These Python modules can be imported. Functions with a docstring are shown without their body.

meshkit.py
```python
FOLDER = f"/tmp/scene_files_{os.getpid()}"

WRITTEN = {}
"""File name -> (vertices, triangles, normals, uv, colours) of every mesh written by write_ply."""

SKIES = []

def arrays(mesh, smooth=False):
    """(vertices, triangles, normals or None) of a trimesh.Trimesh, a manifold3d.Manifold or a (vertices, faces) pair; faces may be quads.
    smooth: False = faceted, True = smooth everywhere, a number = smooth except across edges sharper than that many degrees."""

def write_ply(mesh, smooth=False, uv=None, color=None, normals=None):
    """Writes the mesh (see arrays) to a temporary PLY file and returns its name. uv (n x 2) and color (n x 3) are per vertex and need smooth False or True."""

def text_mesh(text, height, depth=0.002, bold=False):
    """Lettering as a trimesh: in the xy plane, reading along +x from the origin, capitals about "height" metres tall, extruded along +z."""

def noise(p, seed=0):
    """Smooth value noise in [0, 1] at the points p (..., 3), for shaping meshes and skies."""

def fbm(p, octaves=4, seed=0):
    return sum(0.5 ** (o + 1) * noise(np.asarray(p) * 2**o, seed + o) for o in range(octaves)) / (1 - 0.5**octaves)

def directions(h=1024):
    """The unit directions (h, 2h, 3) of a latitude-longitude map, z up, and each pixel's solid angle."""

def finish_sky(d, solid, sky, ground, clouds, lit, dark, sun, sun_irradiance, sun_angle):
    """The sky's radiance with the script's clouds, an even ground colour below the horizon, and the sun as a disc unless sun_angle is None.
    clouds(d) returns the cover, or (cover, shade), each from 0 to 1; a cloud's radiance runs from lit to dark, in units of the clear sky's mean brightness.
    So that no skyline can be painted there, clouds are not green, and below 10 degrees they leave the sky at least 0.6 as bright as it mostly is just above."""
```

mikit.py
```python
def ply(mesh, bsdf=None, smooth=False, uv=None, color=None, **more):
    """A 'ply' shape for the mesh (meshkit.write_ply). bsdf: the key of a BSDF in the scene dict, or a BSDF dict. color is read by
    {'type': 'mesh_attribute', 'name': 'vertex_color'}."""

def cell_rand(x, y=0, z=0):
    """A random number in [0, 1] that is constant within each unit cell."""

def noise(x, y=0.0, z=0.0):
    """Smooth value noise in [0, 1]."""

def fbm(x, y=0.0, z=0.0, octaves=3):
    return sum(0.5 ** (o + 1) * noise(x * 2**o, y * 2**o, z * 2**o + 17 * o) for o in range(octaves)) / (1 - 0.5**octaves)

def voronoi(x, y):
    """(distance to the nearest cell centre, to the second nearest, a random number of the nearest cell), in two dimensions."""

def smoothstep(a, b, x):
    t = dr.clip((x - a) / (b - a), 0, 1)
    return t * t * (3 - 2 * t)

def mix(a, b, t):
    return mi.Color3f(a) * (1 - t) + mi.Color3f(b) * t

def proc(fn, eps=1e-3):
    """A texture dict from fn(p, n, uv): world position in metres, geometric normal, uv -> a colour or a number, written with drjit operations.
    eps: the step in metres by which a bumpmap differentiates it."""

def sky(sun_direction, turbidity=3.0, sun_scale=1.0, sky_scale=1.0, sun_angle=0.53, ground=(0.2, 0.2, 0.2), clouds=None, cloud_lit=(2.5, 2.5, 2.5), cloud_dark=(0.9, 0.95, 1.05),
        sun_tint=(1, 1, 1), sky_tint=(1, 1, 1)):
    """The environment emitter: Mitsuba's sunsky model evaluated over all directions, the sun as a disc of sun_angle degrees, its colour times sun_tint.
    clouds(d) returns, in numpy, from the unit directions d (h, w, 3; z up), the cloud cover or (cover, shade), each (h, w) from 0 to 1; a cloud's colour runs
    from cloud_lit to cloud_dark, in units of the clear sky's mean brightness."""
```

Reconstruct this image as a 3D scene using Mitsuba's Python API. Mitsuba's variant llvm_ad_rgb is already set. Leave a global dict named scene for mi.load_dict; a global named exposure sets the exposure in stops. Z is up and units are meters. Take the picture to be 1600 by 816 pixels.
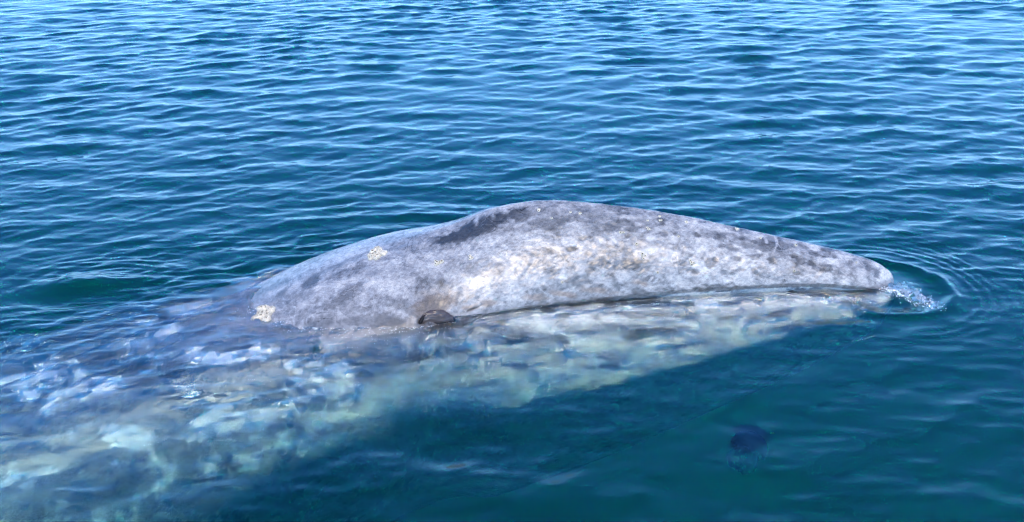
import math, random
import numpy as np, trimesh, drjit as dr, mitsuba as mi
from scipy.interpolate import PchipInterpolator
import mikit, meshkit
from mikit import ply, proc, noise, fbm, voronoi, smoothstep, mix

random.seed(7)
rng = np.random.default_rng(7)
T = mi.ScalarTransform4f
scene, labels = {}, {}

# ------------------------------------------------------------------ camera, sky, exposure
CAM_H, PITCH, HFOV = 2.1, 22.0, 50.0
p = math.radians(PITCH)
scene['camera'] = {'type': 'perspective', 'fov': HFOV, 'fov_axis': 'x', 'near_clip': 0.05, 'far_clip': 9000.0,
                   'to_world': T().look_at(origin=[0, 0, CAM_H], target=[0, math.cos(p), CAM_H - math.sin(p)], up=[0, 0, 1])}
SUN_SCALE, SKY_SCALE, SUN_ANGLE = 0.064, 0.175, 13.0
scene['sky'] = mikit.sky([0.08, -0.68, 0.74], turbidity=3, sun_scale=SUN_SCALE, sky_scale=SKY_SCALE, sun_angle=SUN_ANGLE,
                         sun_tint=(1.05, 1.0, .93), sky_tint=(0.22, 0.94, 1.58), clouds=lambda d: .85 * (1 - np.clip(d[..., 2] / .5, 0, 1)) ** 2.0,
                         cloud_lit=(1.5, 2.55, 4.0), cloud_dark=(1.5, 1.8, 2.1))
exposure = 5.55

# ------------------------------------------------------------------ whale: profile along the spine
# s = distance back from the snout tip in metres
SP = np.array([(1.87, 4.93), (1.4, 4.95), (0.9, 4.965), (0.2, 4.97), (-0.4, 4.93), (-1.0, 4.72), (-1.6, 4.42),
               (-2.4, 3.95), (-3.5, 3.2), (-5.0, 2.0), (-6.6, 0.5), (-8.0, -1.0)])
sps = np.concatenate([[0], np.cumsum(np.hypot(*np.diff(SP, axis=0).T))])
spx, spy = PchipInterpolator(sps, SP[:, 0]), PchipInterpolator(sps, SP[:, 1])
def prof(*pts):
    a = np.array(pts, float)
    return PchipInterpolator(a[:, 0], a[:, 1])
z_top = prof((0, -.03), (.015, .026), (.05, .066), (.11, .102), (.2, .133), (.45, .195), (.75, .262), (1.1, .337), (1.45, .388), (1.7, .405), (1.95, .37), (2.15, .295),
             (2.5, .205), (2.85, .105), (3.1, .01), (3.6, -.11), (4.3, -.26), (5.5, -.46), (7, -.5), (9, -.75), (12, -1))
w_m = prof((0, .02), (.03, .062), (.08, .095), (.2, .135), (.5, .175), (.95, .235), (1.55, .32), (2.15, .44), (2.4, .52), (2.7, .6), (3.1, .69), (3.6, .78), (4.5, .88),
           (6, .93), (7.5, .8), (9, .5), (10.5, .25), (12, .1))
z_m = prof((0, -.08), (.03, -.06), (.08, -.02), (.2, .026), (.5, .055), (.95, .052), (1.55, .026), (2.15, .0), (2.4, -.06), (2.7, -.2), (3.1, -.45), (3.6, -.75), (4.5, -.95),
           (6, -1.15), (9, -1.1), (12, -1.1))
w_j = prof((0, .02), (.03, .07), (.08, .115), (.2, .19), (.5, .31), (.95, .45), (1.55, .60), (2.15, .70), (2.7, .74), (3.1, .78), (3.6, .83), (4.5, .9), (6, .95), (7.5, .82),
           (9, .51), (10.5, .26), (12, .11))
z_b = prof((0, -.09), (.03, -.15), (.08, -.22), (.2, -.30), (.5, -.46), (.95, -.66), (1.55, -.92), (2.15, -1.1), (2.7, -1.22), (3.1, -1.3), (4.5, -1.8), (6, -2.0),
           (7.5, -1.9), (9, -1.55), (12, -1.3))
def sstep(a, b, x):
    t = np.clip((x - a) / (b - a), 0, 1)
    return t * t * (3 - 2 * t)

def half_section(s, n1, n2, n3, n4):
    """(u, z) of the right half of the cross-section at s, from the ridge down to the belly."""
    zt, wm, zm, wj, zb = (float(f(s)) for f in (z_top, w_m, z_m, w_j, z_b))
    g = float(1 - sstep(1.95, 2.2, s)) * float(sstep(0, .1, s))
    a = np.linspace(0, 1, n1)
    k = .32 * float(1 - sstep(2.2, 3.0, s))
    u1 = (1 - k) * wm * np.sin(a * np.pi / 2) + k * wm * a
    z1 = zm + (zt - zm) * ((1 - k) * np.cos(a * np.pi / 2) + k * (1 - a))
    w0, z0 = wm - .035 * g, zm - .07 * g
    b = np.linspace(0, 1, n2 + 1)[1:]
    u2 = wm + (w0 - wm) * b; z2 = zm + (z0 - zm) * b
    hs = .58 * (z0 - zb)
    c = np.linspace(0, 1, n3 + 1)[1:]
    u3 = w0 + (wj - w0) * np.sin(c * np.pi / 2); z3 = z0 - hs * (1 - np.cos(c * np.pi / 2)) - .012 * g * np.sin(c * np.pi)
    d = np.linspace(0, 1, n4 + 1)[1:]
    u4 = wj * np.cos(d * np.pi / 2); z4 = z3[-1] + (zb - z3[-1]) * np.sin(d * np.pi / 2)
    u, z = np.concatenate([u1, u2, u3, u4]), np.concatenate([z1, z2, z3, z4])
    bl_ = float(sstep(2.1, 2.75, s))                     # behind the mouth: one smooth oval
    if bl_ > 0:
        zc = zt - .5 * (zt - zb)
        ea = np.concatenate([np.linspace(0, 1, n1 + n2) * np.pi / 2, np.pi / 2 * (1 + np.linspace(0, 1, n3 + n4 + 1)[1:])])
        eu = wj * np.sin(ea)
        ez = zc + np.where(ea <= np.pi / 2, zt - zc, zc - zb) * np.cos(ea)
        u, z = u + (eu - u) * bl_, z + (ez - z) * bl_
    return u, z

S = np.concatenate([[0.002, .006, .012, .02], np.arange(.027, 3.4, .0075), np.arange(3.41, 5.2, .014), np.arange(5.22, 11.9, .06)])
NEAR, FAR = (130, 8, 70, 60), (44, 4, 20, 20)
nn, nf = sum(NEAR), sum(FAR)
rows = []
for s in S:
    x0, y0 = float(spx(s)), float(spy(s))
    tx, ty = -float(spx.derivative()(s)), -float(spy.derivative()(s))
    L = math.hypot(tx, ty); tx, ty = tx / L, ty / L
    nx, ny = ty, -tx                                   # towards the camera side
    un, zn = half_section(s, *NEAR); uf, zf = half_section(s, *FAR)
    near = np.stack([x0 + nx * un, y0 + ny * un, zn], 1)
    far = np.stack([x0 - nx * uf, y0 - ny * uf, zf], 1)
    rows.append(np.vstack([near, far[1:-1][::-1]]))
R = np.array(rows)                                     # (ns, m, 3)
ns, m = R.shape[:2]
from scipy.ndimage import gaussian_filter1d, gaussian_filter
jw = np.clip((np.arange(m) - NEAR[0] + 10) / 25.0, 0, 1) * (np.arange(m) < sum(NEAR) + 20)
sw = sstep(1.85, 2.1, S) * (1 - sstep(2.8, 3.1, S))
R = R + (gaussian_filter1d(R, 22, axis=0) - R) * (sw[:, None] * jw[None])[..., None]
jw2 = np.clip((np.arange(m) - 70) / 40.0, 0, 1) * np.clip((sum(NEAR) - 12 - np.arange(m)) / 20.0, 0, 1)
sw2 = sstep(1.98, 2.25, S) * (1 - sstep(3.0, 3.3, S))
for _ in range(2):
    R = R + (gaussian_filter1d(R, 13, axis=1, mode='wrap') - R) * (sw2[:, None] * jw2[None])[..., None]
i, j = np.meshgrid(np.arange(ns - 1), np.arange(m), indexing='ij')
j2 = (j + 1) % m
q = np.stack([i * m + j, i * m + j2, (i + 1) * m + j2, (i + 1) * m + j], -1).reshape(-1, 4)
WF = np.vstack([q[:, [0, 1, 2]], q[:, [0, 2, 3]]])
WF = np.vstack([WF, np.stack([np.zeros(m - 2, int), np.arange(2, m), np.arange(1, m - 1)], 1)])
V = R.reshape(-1, 3)
tm = trimesh.Trimesh(V, WF, process=False)
if tm.volume < 0:
    WF = WF[:, ::-1]
def vnormals(v, f):
    n = np.zeros_like(v); fn = np.cross(v[f[:, 1]] - v[f[:, 0]], v[f[:, 2]] - v[f[:, 0]])
    for k in range(3): np.add.at(n, f[:, k], fn)
    return n / np.maximum(np.linalg.norm(n, axis=1, keepdims=True), 1e-20)
WN = vnormals(V, WF)
SV = np.repeat(S, m)                                   # s of every vertex
JV = np.tile(np.arange(m), ns)
on_jaw = (JV >= NEAR[0] + 2) & (JV < m - FAR[0])       # below the mouth line

# relief and colour of the skin
def nz(scale, octs=4, seed=0, off=0):
    sc = np.broadcast_to(np.asarray(scale, float), 3)
    return meshkit.fbm(V * sc + off, octs, seed)
relief = .006 * (nz(9, 4, 3) - .5) + .005 * (nz(40, 3, 5) - .5) + .0015 * (nz(110, 2, 6) - .5)
c1 = nz((5, 7, 7), 5, 11); c2 = nz((17, 22, 22), 4, 23); c3 = nz(60, 3, 31); c4 = nz((3, 9, 9), 4, 41)
head = 1 - sstep(2.3, 3.3, SV)
fore = 1 - sstep(1.2, 2.0, SV)
lum = .31 + .19 * (c1 - .5) * 2 + .20 * (c2 - .5) * 2 + .16 * (c3 - .5) * 2 + .10 * (nz(130, 2, 37) - .5) * 2
lum += .09 * sstep(.55, .75, c2) * fore                # pale mottles of the snout
lum *= 1 - .45 * sstep(.56, .68, nz((14, 18, 18), 3, 57)) * (.35 + .95 * fore)   # dark dimples
lum *= 1 - .3 * sstep(.58, .7, c4)
lum = np.clip(lum, .06, .50)
# under the waterline: dark hide with pale blotches
bl = nz((6.5, 8.5, 8.5), 2, 71)
bl2 = nz((18, 22, 22), 3, 73)
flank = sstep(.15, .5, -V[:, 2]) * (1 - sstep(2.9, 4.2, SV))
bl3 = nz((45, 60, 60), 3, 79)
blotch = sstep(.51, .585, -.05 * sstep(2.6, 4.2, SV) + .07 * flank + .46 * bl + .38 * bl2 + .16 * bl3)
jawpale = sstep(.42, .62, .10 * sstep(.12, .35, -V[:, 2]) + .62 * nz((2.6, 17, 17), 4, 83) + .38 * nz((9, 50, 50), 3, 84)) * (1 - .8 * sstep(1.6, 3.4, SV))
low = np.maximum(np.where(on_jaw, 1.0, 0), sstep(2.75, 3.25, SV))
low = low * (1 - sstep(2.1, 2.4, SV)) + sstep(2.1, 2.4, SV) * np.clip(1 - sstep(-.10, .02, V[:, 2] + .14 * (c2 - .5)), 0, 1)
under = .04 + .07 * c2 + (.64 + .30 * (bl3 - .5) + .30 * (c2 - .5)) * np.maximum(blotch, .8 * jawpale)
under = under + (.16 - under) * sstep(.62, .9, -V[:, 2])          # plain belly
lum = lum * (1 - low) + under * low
tint = np.stack([1.0 + 0 * lum, .985 + 0 * lum, 1.06 - .10 * sstep(.2, .55, lum)], 1)
COL = np.clip(lum[:, None] * tint, .02, .8)

# single marks of the skin: (kind, s, section index, two half axes in (s, arc) metres, tone)
FEATS = [
    ('D',2.022,22,-0.193,-0.029,-0.015,0.063,0.13),
    ('D',2.18,22,-0.076,-0.001,-0.006,0.042,0.04),
    ('D',2.075,21,-0.081,-0.016,-0.015,0.061,0.03),
    ('D',1.97,22,-0.077,-0.028,-0.013,0.05,0.03),
    ('D',1.85,17,-0.07,-0.014,-0.007,0.041,0.05),
    ('L',2.045,14,-0.011,0.013,0.013,0.055,0.5),
    ('L',1.962,20,-0.009,-0.0,-0.006,0.056,0.48),
    ('L',2.007,30,-0.03,0.008,-0.001,0.013,0.42),
    ('D',1.827,24,-0.042,-0.0,-0.002,0.026,0.14),
    ('D',1.722,35,-0.031,-0.001,-0.001,0.015,0.2),
    ('D',1.632,35,-0.027,-0.001,0.0,0.015,0.16),
    ('D',1.692,72,-0.035,0.008,0.002,0.012,0.12),
    ('D',1.595,71,-0.024,-0.004,-0.002,0.012,0.1),
    ('D',1.625,79,-0.015,0.001,0.0,0.009,0.2),
    ('D',1.437,86,-0.02,0.008,0.004,0.011,0.13),
    ('D',1.512,95,-0.024,0.005,0.002,0.012,0.13),
    ('D',1.535,89,-0.015,0.001,0.0,0.009,0.2),
    ('D',1.407,43,-0.027,-0.002,0.001,0.018,0.18),
    ('D',1.542,58,-0.024,-0.0,0.0,0.01,0.2),
    ('D',1.49,26,-0.03,0.001,0.001,0.012,0.22),
    ('D',1.325,77,-0.016,-0.014,-0.017,0.021,0.26),
    ('D',1.377,89,-0.015,-0.01,-0.017,0.025,0.26),
    ('D',1.287,61,-0.015,-0.012,-0.015,0.023,0.3),
    ('D',1.017,101,-0.021,0.0,0.0,0.012,0.12),
    ('D',1.047,97,-0.015,-0.0,0.0,0.009,0.2),
    ('D',0.995,40,-0.017,0.005,0.004,0.011,0.12),
    ('D',0.912,83,-0.016,-0.001,0.0,0.009,0.14),
    ('D',0.807,74,-0.028,-0.003,0.001,0.013,0.18),
    ('D',0.822,57,-0.028,0.001,0.002,0.01,0.22),
    ('D',0.717,101,-0.024,0.006,0.002,0.009,0.18),
    ('D',0.635,74,-0.02,0.006,0.005,0.013,0.1),
    ('D',0.522,58,-0.021,0.001,0.004,0.015,0.1),
    ('D',0.44,71,-0.019,-0.003,0.001,0.014,0.08),
    ('D',0.74,48,-0.032,-0.005,0.001,0.015,0.22),
    ('D',0.567,28,-0.036,-0.009,0.003,0.022,0.2),
    ('D',0.47,19,-0.023,0.006,0.006,0.015,0.22),
    ('D',0.627,13,-0.025,-0.001,0.004,0.016,0.25),
    ('D',0.335,34,-0.017,0.004,0.007,0.018,0.2),
    ('D',0.312,86,-0.018,0.004,0.004,0.01,0.22),
    ('D',0.162,40,-0.017,-0.016,-0.009,0.025,0.17),
    ('D',0.117,56,-0.017,-0.016,-0.008,0.015,0.18),
    ('D',0.245,44,-0.013,-0.004,0.002,0.013,0.2),
    ('D',1.16,45,-0.022,-0.002,0.001,0.011,0.2),
    ('D',1.092,69,-0.018,-0.001,0.0,0.01,0.22),
    ('D',1.242,97,-0.023,-0.008,-0.003,0.008,0.22),
    ('D',1.34,35,-0.024,-0.002,0.001,0.011,0.22),
    ('D',1.265,27,-0.031,-0.001,0.002,0.012,0.25),
    ('D',0.875,102,-0.016,-0.0,0.0,0.009,0.22),
    ('L',0.2,80,-0.019,-0.01,-0.013,0.054,0.66),
    ('L',0.192,107,-0.032,0.001,0.003,0.013,0.6),
    ('L',0.657,123,-0.031,0.001,-0.001,0.024,0.55),
    ('L',0.747,120,-0.043,0.001,-0.001,0.021,0.48),
    ('L',2.442,46,-0.053,0.031,0.004,0.024,0.52),
    ('L',2.547,8,-0.066,0.045,0.016,0.077,0.42),
    ('L',2.24,46,-0.034,0.021,0.002,0.035,0.44),
    ('L',1.22,111,-0.005,0.003,0.013,0.023,0.62),
    ('L',1.197,112,-0.005,0.003,0.013,0.023,0.62),
    ('L',0.657,25,-0.01,-0.007,-0.003,0.019,0.66),
    ('L',0.605,19,-0.007,-0.002,0.011,0.073,0.55),
    ('L',1.722,52,-0.068,0.015,0.001,0.007,0.5),
    ('L',1.662,64,-0.009,-0.001,-0.002,0.029,0.5),
    ('L',1.88,86,-0.005,0.001,0.001,0.036,0.48),
    ('L',1.992,65,-0.005,0.001,-0.004,0.034,0.46),
    ('L',1.887,106,-0.063,0.0,-0.006,0.036,0.5),
    ('L',1.812,102,-0.028,-0.001,-0.003,0.015,0.55),
    ('L',1.827,117,-0.014,-0.005,-0.013,0.022,0.55),
    ('L',1.985,115,-0.024,-0.003,-0.006,0.018,0.52),
    ('L',1.557,90,-0.042,0.002,0.0,0.03,0.46),
    ('L',1.362,104,-0.048,0.003,-0.0,0.027,0.47),
    ('L',1.092,113,-0.061,0.003,-0.0,0.024,0.46),
    ('L',1.452,110,-0.06,0.004,-0.0,0.024,0.46),
    ('L',0.935,53,-0.051,-0.007,0.002,0.028,0.44),
    ('L',1.572,40,-0.042,-0.002,0.001,0.018,0.44),
    ('L',1.31,23,-0.049,-0.007,0.001,0.017,0.42),
    ('L',0.38,105,-0.044,-0.004,0.0,0.018,0.47),
    ('L',2.922,0,-0.06,-0.003,-0.0,0.066,0.44),
    ('D',2.99,1,-0.049,-0.011,-0.001,0.032,0.13),
    ('D',2.855,5,-0.044,-0.017,-0.001,0.044,0.12),
    ('D',2.735,0,-0.074,-0.004,0.003,0.04,0.17),
    ('D',2.922,14,-0.083,0.041,0.002,0.021,0.2),
    ('D',2.615,0,-0.087,0.001,0.003,0.034,0.2),
    ('D',2.442,10,-0.079,0.03,0.003,0.024,0.2),
    ('D',2.517,16,-0.048,0.021,0.003,0.021,0.22),
    ('D',2.592,61,-0.132,0.076,0.009,0.04,0.13),
    ('D',2.435,71,-0.139,0.101,0.005,0.034,0.16),
    ('D',2.735,50,-0.079,0.045,0.009,0.031,0.2),
    ('B',2.187,99,-0.037,0.024,0.002,0.028,0.2),
    ('B',2.0,118,-0.044,0.005,-0.001,0.021,0.17),
    ('B',2.097,117,-0.044,0.007,-0.002,0.015,0.2),
    ('B',1.775,120,-0.077,0.003,-0.002,0.018,0.2),
    ('B',1.482,120,-0.09,0.002,-0.001,0.015,0.22),
    ('B',1.632,120,-0.072,0.002,-0.001,0.015,0.22),
    ('B',1.272,115,-0.048,0.003,-0.0,0.012,0.22),
    ('B',2.24,110,-0.088,0.085,0.005,0.019,0.16),
    ('C',2.09,120,-0.054,-0.003,-0.001,0.002,0.14),
    ('D',2.262,104,-0.131,0.13,0.009,0.032,0.08),
    ('D',2.255,101,-0.092,0.089,0.006,0.021,0.1),
    ('B',2.262,108,-0.132,0.129,0.013,0.046,0.14),
    ('C',2.39,84,-0.013,0.015,0.043,0.003,0.02),
    ('D', 2.31, 84, .12, -.01, .02, .050, .09), ('B', 2.31, 84, .15, 0, 0, .075, .13), ('D', 2.04, 26, .17, .02, -.03, .052, .05), ('D', 2.62, 70, .16, 0, 0, .05, .17), ('D', 2.75, 30, .10, .03, -.02, .05, .14),
]
arc = np.cumsum(np.concatenate([np.zeros((ns, 1)), np.linalg.norm(np.diff(R[:, :nn], axis=1), axis=2)], 1), axis=1)
WARP = [meshkit.fbm(V.reshape(ns, m, 3)[:, :nn] * sc + o, 4, sd) - .5 for sc, o, sd in ((22, 0, 91), (22, 5, 92), (55, 9, 93))]
LUM2, BRN, DIMPLE = lum.reshape(ns, m).copy(), np.zeros((ns, m)), np.zeros((ns, m))
for kind, s0, j0, ax, ay, bx, by, val in FEATS:
    i0 = int(np.abs(S - s0).argmin())
    r_ = max(math.hypot(ax, ay), math.hypot(bx, by)) * 1.9 + .02
    lo, hi = np.searchsorted(S, [s0 - r_, s0 + r_])
    ds_, da_ = (S[lo:hi] - s0)[:, None], arc[lo:hi] - arc[i0, j0] * 1.0
    det = ax * by - ay * bx
    if abs(det) < 1e-9: continue
    val = min(val, .39) if kind == 'L' else val
    soft = 0.25 if kind == 'C' else 1.0
    k1 = soft * .030
    ds_ = ds_ + k1 * WARP[0][lo:hi] * min(1, r_ * 12); da_ = da_ + k1 * WARP[1][lo:hi] * min(1, r_ * 12)
    uu, vv = (ds_ * by - da_ * bx) / det, (da_ * ax - ds_ * ay) / det
    if kind == 'D' and max(abs(ax), abs(bx)) < .045: uu, vv, val = uu / 1.35, vv / 1.35, val * .75
    q_ = np.hypot(uu, vv) + (1.1 * WARP[2][lo:hi] if kind != 'C' else 0)
    w_ = 1 - sstep(.45, 1.25, q_)
    w_ *= {'D': .97, 'L': .85, 'B': .7, 'C': 1}[kind]
    LUM2[lo:hi, :nn] += (val - LUM2[lo:hi, :nn]) * w_
    if kind == 'B': BRN[lo:hi, :nn] = np.maximum(BRN[lo:hi, :nn], w_)
    if kind == 'C': DIMPLE[lo:hi, :nn] += w_ * .012
    if kind == 'D' and max(abs(ax), abs(bx)) < .045: DIMPLE[lo:hi, :nn] += w_ * .0015
wear = (meshkit.fbm(V.reshape(ns, m, 3) * 34, 3, 97) - .5) * .16 + (meshkit.fbm(V.reshape(ns, m, 3) * 90, 2, 99) - .5) * .12
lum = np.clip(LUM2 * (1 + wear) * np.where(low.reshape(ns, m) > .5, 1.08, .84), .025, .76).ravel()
tint = np.stack([1.0 + 0 * lum, .975 + 0 * lum, 1.09 - .10 * sstep(.2, .5, lum)], 1) * (1 - BRN.ravel()[:, None] * np.array([-.06, .06, .14]))
COL = np.clip(lum[:, None] * tint, .02, .8)
relief = relief - DIMPLE.ravel()
# lids round the eye
ei, ej = int(np.abs(S - 2.33).argmin()), 104
eq = np.hypot((SV - 2.33) / .085, (arc[ei, ej] - np.repeat(0, len(SV)) - np.concatenate([arc, np.full((ns, m - nn), 99)], 1).ravel()) / .035)
relief = relief + .017 * np.exp(-eq ** 2 * 1.3)
COL *= (1 - .35 * np.exp(-eq ** 2))[:, None] * np.array([1.03, .97, .93])

groove_shade = np.exp(-((JV - (NEAR[0] + 5)) / 6.0) ** 2) * (1 - sstep(1.9, 2.15, SV)) * (JV < nn)
COL *= (1 - .5 * groove_shade)[:, None]  # shade under the overhanging lip, put into the skin colour
V2 = V + WN * relief[:, None]
def skin_colour(p, n, uv):
    lum, brown = uv.x, uv.y
    fine = fbm(p.x * 85, p.y * 110, p.z * 110, 2) - .5
    grain = noise(p.x * 260, p.y * 300, p.z * 300) - .5
    lum = lum * (1 + .75 * fine + .38 * grain)
    # thin crossing scratches, in patches
    patch = smoothstep(.48, .62, fbm(p.x * 4 + 3, p.y * 5, p.z * 5, 2))
    a = dr.abs(noise(p.x * 9 + p.z * 22, p.z * 30 - p.x * 4, p.y * 6) - .5)
    b = dr.abs(noise(p.x * 30 - p.z * 9 + 40, p.z * 8 + p.x * 7, p.y * 6) - .5)
    line = dr.maximum(1 - smoothstep(.004, .016, a), 1 - smoothstep(.004, .014, b)) * patch
    lum = lum + .075 * line * dr.select(noise(p.x * 6, p.z * 6, 9) > .42, 1.0, -.8)
    lum = dr.clip(lum, .015, .80)
    k = smoothstep(.18, .5, lum)
    tone = dr.select(brown > 0, brown, brown * (1 - .65 * k))
    return mi.Color3f(lum * (1.0 + .035 * k + .20 * tone), lum * (.96 + .01 * k - .06 * tone), lum * (.965 - .095 * k - .26 * tone))
scene['whale_skin'] = {'type': 'principled', 'base_color': proc(skin_colour), 'roughness': .38, 'specular': .5}
SK_L = COL.mean(1); SK_B = np.clip(np.maximum(BRN.ravel(), .8 * np.exp(-eq ** 2)) - 1.1 * low, -1, 1)
SK_L = SK_L * (1 - .25 * (1 - sstep(.012, .05, V[:, 2])) * (1 - low))      # wet rim
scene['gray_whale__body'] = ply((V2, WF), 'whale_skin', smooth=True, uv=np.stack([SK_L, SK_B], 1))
labels['gray_whale'] = {'label': 'mottled grey whale surfacing, barnacles on its head, jaw and back under water', 'category': 'whale'}
labels['gray_whale__body'] = {'label': 'grey hide mottled pale and dark, with blotches and scratches'}
V2g, WNg = V2.reshape(ns, m, 3), WN.reshape(ns, m, 3)
def on_skin(s, j, lift=0.0):
    i0 = int(np.abs(S - s).argmin())
    return V2g[i0, j] + WNg[i0, j] * lift, WNg[i0, j]
def frame(n):
    a = np.cross(n, [0, 0, 1.0] if abs(n[2]) < .9 else [1.0, 0, 0]); a /= np.linalg.norm(a)
    return np.stack([a, np.cross(n, a), n], 1)
def barnacle(r, seed):
    g = np.random.default_rng(seed)
    prof_ = [(1.0, -.25), (1.0, 0), (.93, .22), (.78, .48), (.6, .66), (.5, .7), (.4, .62), (.34, .35), (.2, .22), (0, .2)]
    n = 18; vs = []
    ph = g.random() * 6
    for rr, z in prof_:
        for k in range(n):
            th = 2 * math.pi * k / n
            q = rr * (1 + (.10 * math.cos(6 * th + ph) + .05 * math.cos(3 * th + 2 * ph)) * (rr > .3))
            vs.append((q * r * math.cos(th), q * r * math.sin(th), z * r * (1 + .12 * math.cos(2 * th + ph))))
    vs = np.array(vs); fs = []
    for a in range(len(prof_) - 1):
        for k in range(n):
            b = (k + 1) % n
            fs += [(a * n + k, a * n + b, (a + 1) * n + b), (a * n + k, (a + 1) * n + b, (a + 1) * n + k)]
    cc = np.array([.50, .44, .34]) * g.uniform(.85, 1.15)
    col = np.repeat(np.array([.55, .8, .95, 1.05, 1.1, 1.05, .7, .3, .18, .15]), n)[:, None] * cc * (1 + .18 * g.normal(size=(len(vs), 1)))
    return vs, np.array(fs), np.clip(col, .03, .8)
scene['barnacle_shell'] = {'type': 'principled', 'base_color': {'type': 'mesh_attribute', 'name': 'vertex_color'}, 'roughness': .75, 'specular': .3}
def put_barnacle(key, s, j, r, seed, off=(0, 0)):
    P0, n = on_skin(s, j)
    F = frame(n)
    vs, fs, col = barnacle(r, seed)
    v = (vs + [off[0], off[1], 0]) @ F.T + P0
    scene[key] = ply((v, fs), 'barnacle_shell', smooth=True, color=col)
CLUSTERS = [(2.54, 7, .042, 16, 'large cream barnacle cluster on the back'), (2.24, 48, .017, 5, 'oval barnacle cluster in a pale scar'),
            (2.082, 59, .012, 4, 'small barnacle cluster below the dark patch'), (1.257, 80, .014, 4, None), (1.025, 87, .014, 4, None), (1.227, 40, .010, 3, None),
            (1.745, 18, .007, 2, None), (.792, 6, .010, 3, None), (1.167, 21, .006, 2, None), (3.10, 12, .05, 14, 'barnacle cluster washed by the water behind the head'),
            (2.945, 58, .02, 5, None), (1.947, 146, .022, 5, None), (.365, 146, .03, 9, 'yellow barnacle cluster on the jaw near the snout'), (.695, 148, .02, 4, None), (.22, 147, .02, 5, None), (1.05, 150, .016, 4, None)]
for k, (s, j, rad, n, lab) in enumerate(CLUSTERS):
    key = 'gray_whale__barnacle_cluster' + (f'_{k:03d}' if k else '')
    g = np.random.default_rng(100 + k)
    if lab: labels[key] = {'label': lab}
    for b in range(n):
        rr = rad * (1.0 if n <= 2 else .55 if n <= 5 else .36) * g.uniform(.6, 1.05)
        rr = max(rr * 1.15, .006)
        ang = b * 2.4 + g.random(); dist = rad * .95 * math.sqrt((b + .3) / n) * (n > 1)
        put_barnacle(key + '__barnacle' + (f'_{b:03d}' if b else ''), s, j, rr, 1000 * k + b, (dist * math.cos(ang) * 1.25, dist * math.sin(ang)))
g = np.random.default_rng(321)
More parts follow.
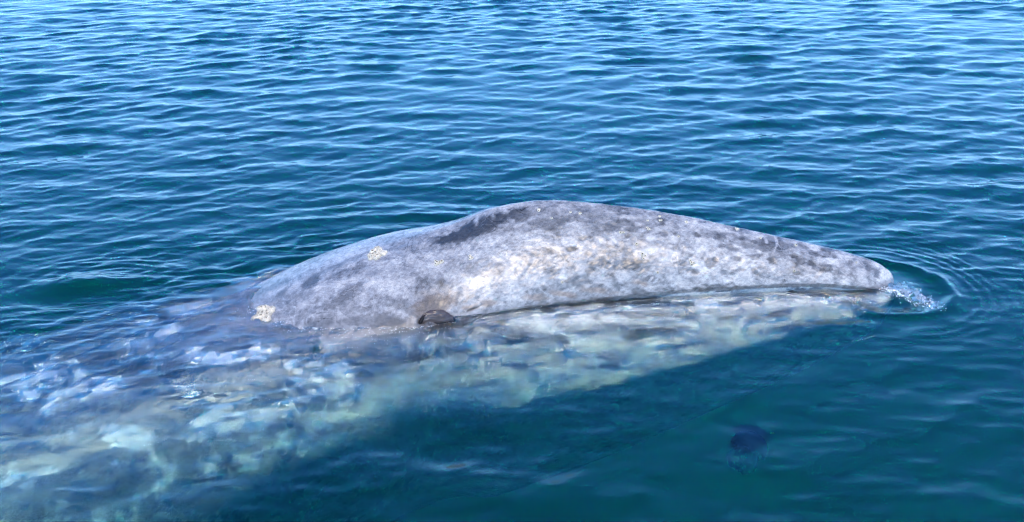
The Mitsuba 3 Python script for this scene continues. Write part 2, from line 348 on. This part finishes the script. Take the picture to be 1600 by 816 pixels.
for k in range(16):
    key = 'gray_whale__barnacle' + (f'_{k:03d}' if k else '')
    put_barnacle(key, g.uniform(.2, 1.7), int(g.uniform(6, 112)), g.uniform(.005, .009), 5000 + k)
# eye: a dark ball deep between the lids
em = trimesh.creation.icosphere(4, 1.0)
def on_head(x, z, lift):
    """Point of the near side of the head at world x and height z, its frame with axis 0 along the head, axis 1 up the skin and axis 2 outwards."""
    i_, j_ = np.unravel_index(np.argmin(np.where(JV < nn, np.hypot(V2[:, 0] - x, V2[:, 2] - z), 9).reshape(ns, m)), (ns, m))
    n_ = WNg[i_, j_]; a_ = np.array([1.0, 0, 0]) - n_ * n_[0]; a_ /= np.linalg.norm(a_)
    return V2g[i_, j_] + n_ * lift, np.stack([a_, np.cross(n_, a_), n_], 1)
P0, F0 = on_head(-.402, .020, .004)
rv = em.vertices * [.010, .030, .014]
rv[:, 0] += .55 * rv[:, 1] + 6 * rv[:, 1] ** 2
ev = rv @ F0.T + P0
P1, F1 = on_head(-.335, .016, -.008)
lv = em.vertices * [.088, .034, .026]
lv[:, 1] += .010 - 2.6 * lv[:, 0] ** 2                       # arched
lv += .012 * (meshkit.fbm(em.vertices * [3, 9, 4], 3, 8)[:, None] - .5) * [0, 1, 1]
scene['lid_skin'] = {'type': 'principled', 'base_color': proc(lambda p, n, uv: mix((.018, .014, .014), (.10, .078, .075), fbm(p.x * 60, p.y * 90, p.z * 140, 3))), 'roughness': .35}
scene['gray_whale__eyelid'] = ply((lv @ F1.T + P1, em.faces), 'lid_skin', smooth=True)
labels['gray_whale__eyelid'] = {'label': 'dark brown wrinkled lid fold at the waterline'}
scene['wet_eye'] = {'type': 'principled', 'base_color': {'type': 'rgb', 'value': [.010, .008, .008]}, 'roughness': .6, 'specular': .2}
scene['gray_whale__eye'] = ply((ev, em.faces), 'wet_eye', smooth=True)
labels['gray_whale__eye'] = {'label': 'dark eye slit between brown folds at the waterline'}

# ------------------------------------------------------------------ water
def axis(core0, core1, d0, lo, hi, grow, dmax_mid, mid0, mid1):
    a = list(np.arange(core0, core1, d0))
    for sign in (1, -1):
        x, d, out = (a[-1] if sign > 0 else a[0]), d0, []
        while (x < hi if sign > 0 else x > lo):
            inside = mid0 < x < mid1
            d = min(d * grow, dmax_mid) if inside else d * 1.3
            x += sign * d; out.append(x)
        a = a + out if sign > 0 else out[::-1] + a
    return np.array(a)
GX = axis(-2.4, 2.3, .010, -4000, 4000, 1.012, .055, -9, 9)
GY = axis(3.1, 5.1, .009, -4000, 4000, 1.006, .034, 1.6, 17)
X, Y = np.meshgrid(GX, GY)
r2 = np.hypot(X, Y - 5)
fade_far = 1 - sstep(14, 22, r2)
wr = np.random.default_rng(5)
h = np.zeros_like(X); dxs = np.zeros_like(X); dys = np.zeros_like(X)
GAP = np.maximum(np.gradient(GY)[:, None], .55 * np.gradient(GX)[None])
gust = meshkit.fbm(np.stack([X * .35, Y * .35, 0 * X], -1), 3, 3)
for k in range(90):
    lam = .07 * (.60 / .07) ** wr.random()
    th = math.radians(90 + 12 + wr.normal() * 25)
    kx, ky = 2 * math.pi / lam * math.cos(th), 2 * math.pi / lam * math.sin(th)
    amp = .0028 * lam ** .95 * wr.uniform(.5, 1.3)
    ph = kx * X + ky * Y + wr.random() * 7
    c, sn = np.cos(ph), np.sin(ph)
    amp = amp * np.clip((lam / GAP - 2.5) / 2, 0, 1)
    h += amp * c
    dxs -= .8 * amp * math.cos(th) * sn; dys -= .8 * amp * math.sin(th) * sn
wavy = (.5 + 1.0 * gust) * fade_far * (1 - .45 * sstep(-.6, .6, X) * (1 - sstep(3.2, 5.2, Y)))
# distance (m) from the waterline of the emerged head, positive outside
outline = []
for s in np.arange(.0, 3.15, .03):
    u = float(w_m(s)) if float(z_top(s)) > 0 else 0
    x0, y0 = float(spx(s)), float(spy(s))
    outline.append((x0, y0, max(u, .02)))
outline = np.array(outline)
from scipy.spatial import cKDTree
close = (X > -5) & (X < 4.5) & (Y > 1.5) & (Y < 8)
near_pts = np.concatenate([np.stack([outline[:, 0], outline[:, 1] - outline[:, 2]], 1), np.stack([outline[:, 0], outline[:, 1] + outline[:, 2]], 1)])
DW = np.full_like(X, 9.0)
DW[close] = cKDTree(near_pts).query(np.stack([X[close], Y[close]], 1))[0]
spine_pts = np.stack([spx(np.arange(0, 6, .03)), spy(np.arange(0, 6, .03))], 1)
spine_w = w_j(np.arange(0, 6, .03))
dd, ii = cKDTree(spine_pts).query(np.stack([X[close], Y[close]], 1))
OVER = np.zeros_like(X); OVER[close] = 1 - sstep(1.0, 1.6, dd / spine_w[ii])     # 1 above the body

DW = np.where(close, gaussian_filter(DW, 22), DW); OVER = np.where(close, gaussian_filter(OVER, 22), OVER)
nearside = sstep(0, .1, np.interp(X, outline[::-1, 0], outline[::-1, 1]) - Y)
nearcalm = (1 - sstep(.5, 1.6, DW)) * nearside
calm = (1 - .4 * OVER) * (1 - .45 * nearcalm)
H = h * wavy * calm
# thin sheet of water running over the jaw
film = OVER * sstep(-1.3, -.3, X)
H += .016 * film * np.exp(-DW / .25)
# fine ripples over the body
rip = np.zeros_like(X)
warp = .05 * (meshkit.fbm(np.stack([X * 3, Y * 3, 0 * X], -1)[close], 3, 9) - .5)
Xc, Yc = X[close] + warp, Y[close] + .7 * warp
rc = np.zeros_like(Xc)
for k in range(36):
    lam = .038 * (.20 / .038) ** wr.random()
    th = math.radians(90 + 14 + wr.normal() * (34 if lam > .08 else 20))
    kx, ky = 2 * math.pi / lam * math.cos(th), 2 * math.pi / lam * math.sin(th)
    rc += .030 * lam ** 1.0 * wr.uniform(.4, 1.2) * np.cos(kx * Xc + ky * Yc + wr.random() * 7)
patch = meshkit.fbm(np.stack([X[close] * 2, Y[close] * 4, 0 * Xc], -1), 3, 19)
rc = rc / rc.std(); rc = .0034 * 1.6 * np.tanh(rc / 1.6)
rip[close] = rc * (.25 + 1.5 * sstep(.35, .7, patch))
H += rip * np.clip(OVER * (.25 + np.exp(-DW / .4)), 0, 1) * 1.25
# ring pushed up in front of the snout
sx, sy = 1.80, 4.86
el = np.hypot((X - sx) / 1.0, (Y - sy) / 1.15)
front = sstep(-.35, .15, (X - sx) - .2 * (Y - sy))
front = front * (.45 + 1.1 * meshkit.noise(np.stack([X * 4, Y * 4, 0 * X], -1), 21))
el = el + .035 * (meshkit.fbm(np.stack([X * 6, Y * 6, 0 * X], -1), 2, 22) - .5)
H += front * (.017 * np.exp(-((el - .30) / .035) ** 2) - .012 * np.exp(-((el - .2) / .07) ** 2) + .0035 * np.cos((el - .3) / .055 * 2 * math.pi) * np.exp(-np.abs(el - .42) / .12) * (el > .3) * meshkit.noise(np.stack([X * 3, Y * 3, 0 * X], -1), 29))
# wavelets along the far side of the back
far_side = (1 - nearside) * sstep(-2.2, -1.0, X) * (1 - sstep(.1, .7, X))
H += far_side * .010 * np.cos(DW / .17 * 2 * math.pi + 1.5 * meshkit.noise(np.stack([X * 2, Y * 2, 0 * X], -1), 4)) * np.exp(-DW / .45)
# swell hump at the left
hx, hy = -2.05, 4.9
H += .036 * np.exp(-(((X - hx) / .20) ** 2 + ((Y - hy + .15 * (X - hx) ** 2) / .085) ** 2)) - .015 * np.exp(-(((X - hx) / .3) ** 2 + ((Y - hy + .2) / .1) ** 2))
H += .0016 * np.cos(np.hypot(X + 1.39, Y - 3.30) / .022 * 2 * math.pi) * np.exp(-np.hypot(X + 1.39, Y - 3.30) / .035)      # ring round the floating bubble
sr = np.hypot(X + 1.95, (Y - 5.0) * 1.6)
H += .003 * np.cos(sr / .085 * 2 * math.pi + 3 * meshkit.noise(np.stack([X * 3, Y * 3, 0 * X], -1), 33)) * np.exp(-sr / .30) * sstep(.05, .2, sr)
chop = wavy * calm
WV = np.stack([X + dxs * chop, Y + dys * chop, H], -1).reshape(-1, 3)
ny_, nx_ = X.shape
i, j = np.meshgrid(np.arange(ny_ - 1), np.arange(nx_ - 1), indexing='ij')
a = i * nx_ + j
WQ = np.stack([a, a + 1, a + nx_ + 1, a + nx_], -1).reshape(-1, 4)
print('water grid', X.shape, 'whale', V.shape)
scene['sea_medium'] = {'type': 'homogeneous', 'scale': .54, 'sigma_t': {'type': 'rgb', 'value': [1.0, .20, .24]}, 'albedo': {'type': 'rgb', 'value': [.0, .32, .25]}}
scene['water_surface'] = {'type': 'dielectric', 'int_ior': 1.333, 'ext_ior': 1.0}
scene['sea'] = ply((WV, WQ), 'water_surface', smooth=True, interior={'type': 'ref', 'id': 'sea_medium'})
labels['sea'] = {'label': 'rippled blue green sea water around the whale', 'kind': 'structure'}
scene['seabed_sand'] = {'type': 'diffuse', 'reflectance': {'type': 'rgb', 'value': [.17, .17, .15]}}
scene['seabed'] = {'type': 'rectangle', 'to_world': T().translate([0, 0, -7]).scale([4000, 4000, 1]), 'bsdf': {'type': 'ref', 'id': 'seabed_sand'}}
labels['seabed'] = {'label': 'sandy seabed far below the whale', 'kind': 'structure'}

from scipy.interpolate import RegularGridInterpolator
level = RegularGridInterpolator((GY, GX), H)
def sea_z(x, y): return float(level((y, x)))

# ------------------------------------------------------------------ jellyfish
scene['jelly_flesh'] = {'type': 'diffuse', 'reflectance': {'type': 'rgb', 'value': [.004, .016, .040]}}
scene['jelly_arm_flesh'] = {'type': 'diffuse', 'reflectance': {'type': 'rgb', 'value': [.003, .007, .018]}}
scene['jelly_rim'] = {'type': 'diffuse', 'reflectance': {'type': 'rgb', 'value': [.02, .06, .10]}}
JC, JR = np.array([.897, 3.575, -.10]), .069
jz = np.array([.50, .42, .76]); jz /= np.linalg.norm(jz)
JF = frame(jz)
n1, n2 = 26, 96
def bell_mesh(scale, z0):
    vs = []
    for a in range(n1):
        th = a / (n1 - 1) * math.radians(108)
        for k in range(n2):
            ph = 2 * math.pi * k / n2
            lobe = 1 + (.10 * abs(math.cos(4 * ph)) - .05 + .03 * math.cos(3 * ph + 1)) * (a / (n1 - 1)) ** 4
            r = JR * scale * math.sin(th) * lobe
            vs.append((r * math.cos(ph), r * math.sin(ph), JR * scale * .82 * math.cos(th) + z0 - .004 * math.cos(8 * ph) * (a / (n1 - 1)) ** 5))
    fs = [(a * n2 + k, (a + 1) * n2 + k, (a + 1) * n2 + (k + 1) % n2, a * n2 + (k + 1) % n2) for a in range(n1 - 1) for k in range(n2)]
    return np.array(vs), np.array(fs)
vo, fo = bell_mesh(1, 0); vi, fi = bell_mesh(.9, 0)
edge = (n1 - 1) * n2; k_ = np.arange(n2)
fr = np.stack([edge + k_, len(vo) + edge + k_, len(vo) + edge + (k_ + 1) % n2, edge + (k_ + 1) % n2], 1)
scene['jellyfish__bell'] = ply((np.vstack([vo, vi]) @ JF.T + JC, np.vstack([fo, fi[:, ::-1] + len(vo), fr])), {'type': 'twosided', 'bsdf': {'type': 'ref', 'id': 'jelly_flesh'}}, smooth=True)
rim = trimesh.creation.torus(JR * .93, .0028, 64, 8)
scene['jellyfish__rim'] = ply((rim.vertices * [1, 1, 1] @ JF.T + JC + JF @ [0, 0, -JR * .18], rim.faces), 'jelly_rim', smooth=True)
for k in range(6):
    ph = k * 2 * math.pi / 6 + .3
    pts = [(JR * q * math.cos(ph + .15 * q_), JR * q * math.sin(ph + .15 * q_), -JR * d) for q, q_, d in ((.28, 0, .1), (.4, 1, .5), (.52, 2, .85), (.5, 3, 1.15), (.42, 3.5, 1.4))]
    rad = [.018, .022, .022, .016, .006]
    import manifold3d as m3
    balls = [m3.Manifold.sphere(r, 20).translate(p_) for p_, r in zip(pts, rad)]
    arm = m3.Manifold()
    for a, b in zip(balls[:-1], balls[1:]): arm = arm + m3.Manifold.batch_hull([a, b])
    mm = arm.refine_to_length(.005).to_mesh()
    av = np.array(mm.vert_properties[:, :3]); av += (meshkit.noise(av * 130, k)[:, None] - .5) * .006
    scene['jellyfish__oral_arm' + (f'_{k:03d}' if k else '')] = ply((av @ JF.T + JC, np.array(mm.tri_verts)), 'jelly_arm_flesh', smooth=True)
labels['jellyfish'] = {'label': 'dark blue jellyfish drifting below the surface, right of the whale', 'category': 'jellyfish'}
sp = trimesh.creation.icosphere(2, 1.0)
scene['fleck_yellow'] = {'type': 'diffuse', 'reflectance': {'type': 'rgb', 'value': [.55, .60, .16]}}
scene['drifting_fleck'] = ply((sp.vertices * [.008, .003, .003] + JC + [.083, .015, .05], sp.faces), 'fleck_yellow', smooth=True)
labels['drifting_fleck'] = {'label': 'tiny yellow green fleck drifting beside the dark jellyfish', 'category': 'fleck'}

# ------------------------------------------------------------------ bubble, splash, foam and added glint strands
scene['bubble_film'] = {'type': 'thindielectric', 'int_ior': 1.6}
cap = trimesh.creation.icosphere(3, .012)
scene['bubble'] = ply((cap.vertices * [1, 1, .8] + [-1.39, 3.30, sea_z(-1.39, 3.30) + .004], cap.faces), 'bubble_film', smooth=True)
labels['bubble'] = {'label': 'single round air bubble floating on the water above the sunken back', 'category': 'bubble'}
scene['froth_glint_white'] = {'type': 'principled', 'base_color': {'type': 'rgb', 'value': [.82, .84, .85]}, 'roughness': .3, 'specular': .6}
scene['clear_drop'] = {'type': 'dielectric', 'int_ior': 1.333}
g = np.random.default_rng(44)
def blobs(points, radii, squash=1.0, sub=2):
    s0 = trimesh.creation.icosphere(sub, 1.0)
    vs = (s0.vertices[None] * [1, 1, squash] * np.array(radii)[:, None, None] + np.array(points)[:, None]).reshape(-1, 3)
    fs = (s0.faces[None] + (np.arange(len(points)) * len(s0.vertices))[:, None, None]).reshape(-1, 3)
    return vs, fs
pts, rad = [], []
for k in range(190):
    u = g.random() ** .8
    x = 1.83 + .13 * u + g.normal() * .02; y = 4.85 - .20 * u * g.random() + g.normal() * .03 - .05 * u
    pts.append((x, y, sea_z(x, y) + g.exponential(.012) * (1 - .6 * u))); rad.append(g.uniform(.003, .009))
scene['snout_splash'] = ply(blobs(pts, rad), 'clear_drop', smooth=True)
labels['snout_splash'] = {'label': 'clear splashing drops in front of the snout', 'kind': 'stuff'}
pts, rad = [], []
for k in range(420):
    u = g.random() ** 1.3
    x = 1.79 + .18 * u + g.normal() * .02; y = 4.83 - .18 * u * g.random() + g.normal() * .03 - .05 * u
    pts.append((x, y, sea_z(x, y) + .001)); rad.append(g.uniform(.0012, .0035))
for k in range(340):                                            # along the near waterline, behind the eye and round the back
    s = 2.35 + .85 * g.random() ** .8
    x0, y0 = float(spx(s)), float(spy(s))
    j_ = next((q for q in range(130) if V2g[int(np.abs(S - s).argmin()), q, 2] < .012), 20)
    b = V2g[int(np.abs(S - s).argmin()), j_]
    x, y = b[0] + g.normal() * .04, b[1] - abs(g.normal()) * .05
    pts.append((x, y, sea_z(x, y) + .001)); rad.append(g.uniform(.001, .003))
for k in range(170):                                            # thin white strands added in place of glints and caustic lines over jaw and back
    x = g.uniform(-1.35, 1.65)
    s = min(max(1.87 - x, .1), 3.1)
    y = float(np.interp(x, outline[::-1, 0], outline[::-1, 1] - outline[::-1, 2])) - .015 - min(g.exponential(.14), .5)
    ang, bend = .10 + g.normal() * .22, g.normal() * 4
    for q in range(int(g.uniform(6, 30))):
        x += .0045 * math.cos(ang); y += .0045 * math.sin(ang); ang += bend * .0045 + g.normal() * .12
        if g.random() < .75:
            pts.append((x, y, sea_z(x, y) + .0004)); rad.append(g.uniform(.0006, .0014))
scene['froth_and_glints'] = ply(blobs(pts, rad, .6, 0), 'froth_glint_white', smooth=True)
labels['froth_and_glints'] = {'label': 'white foam specks along the waterline of the whale, with added strands standing in for light glints', 'kind': 'stuff'}
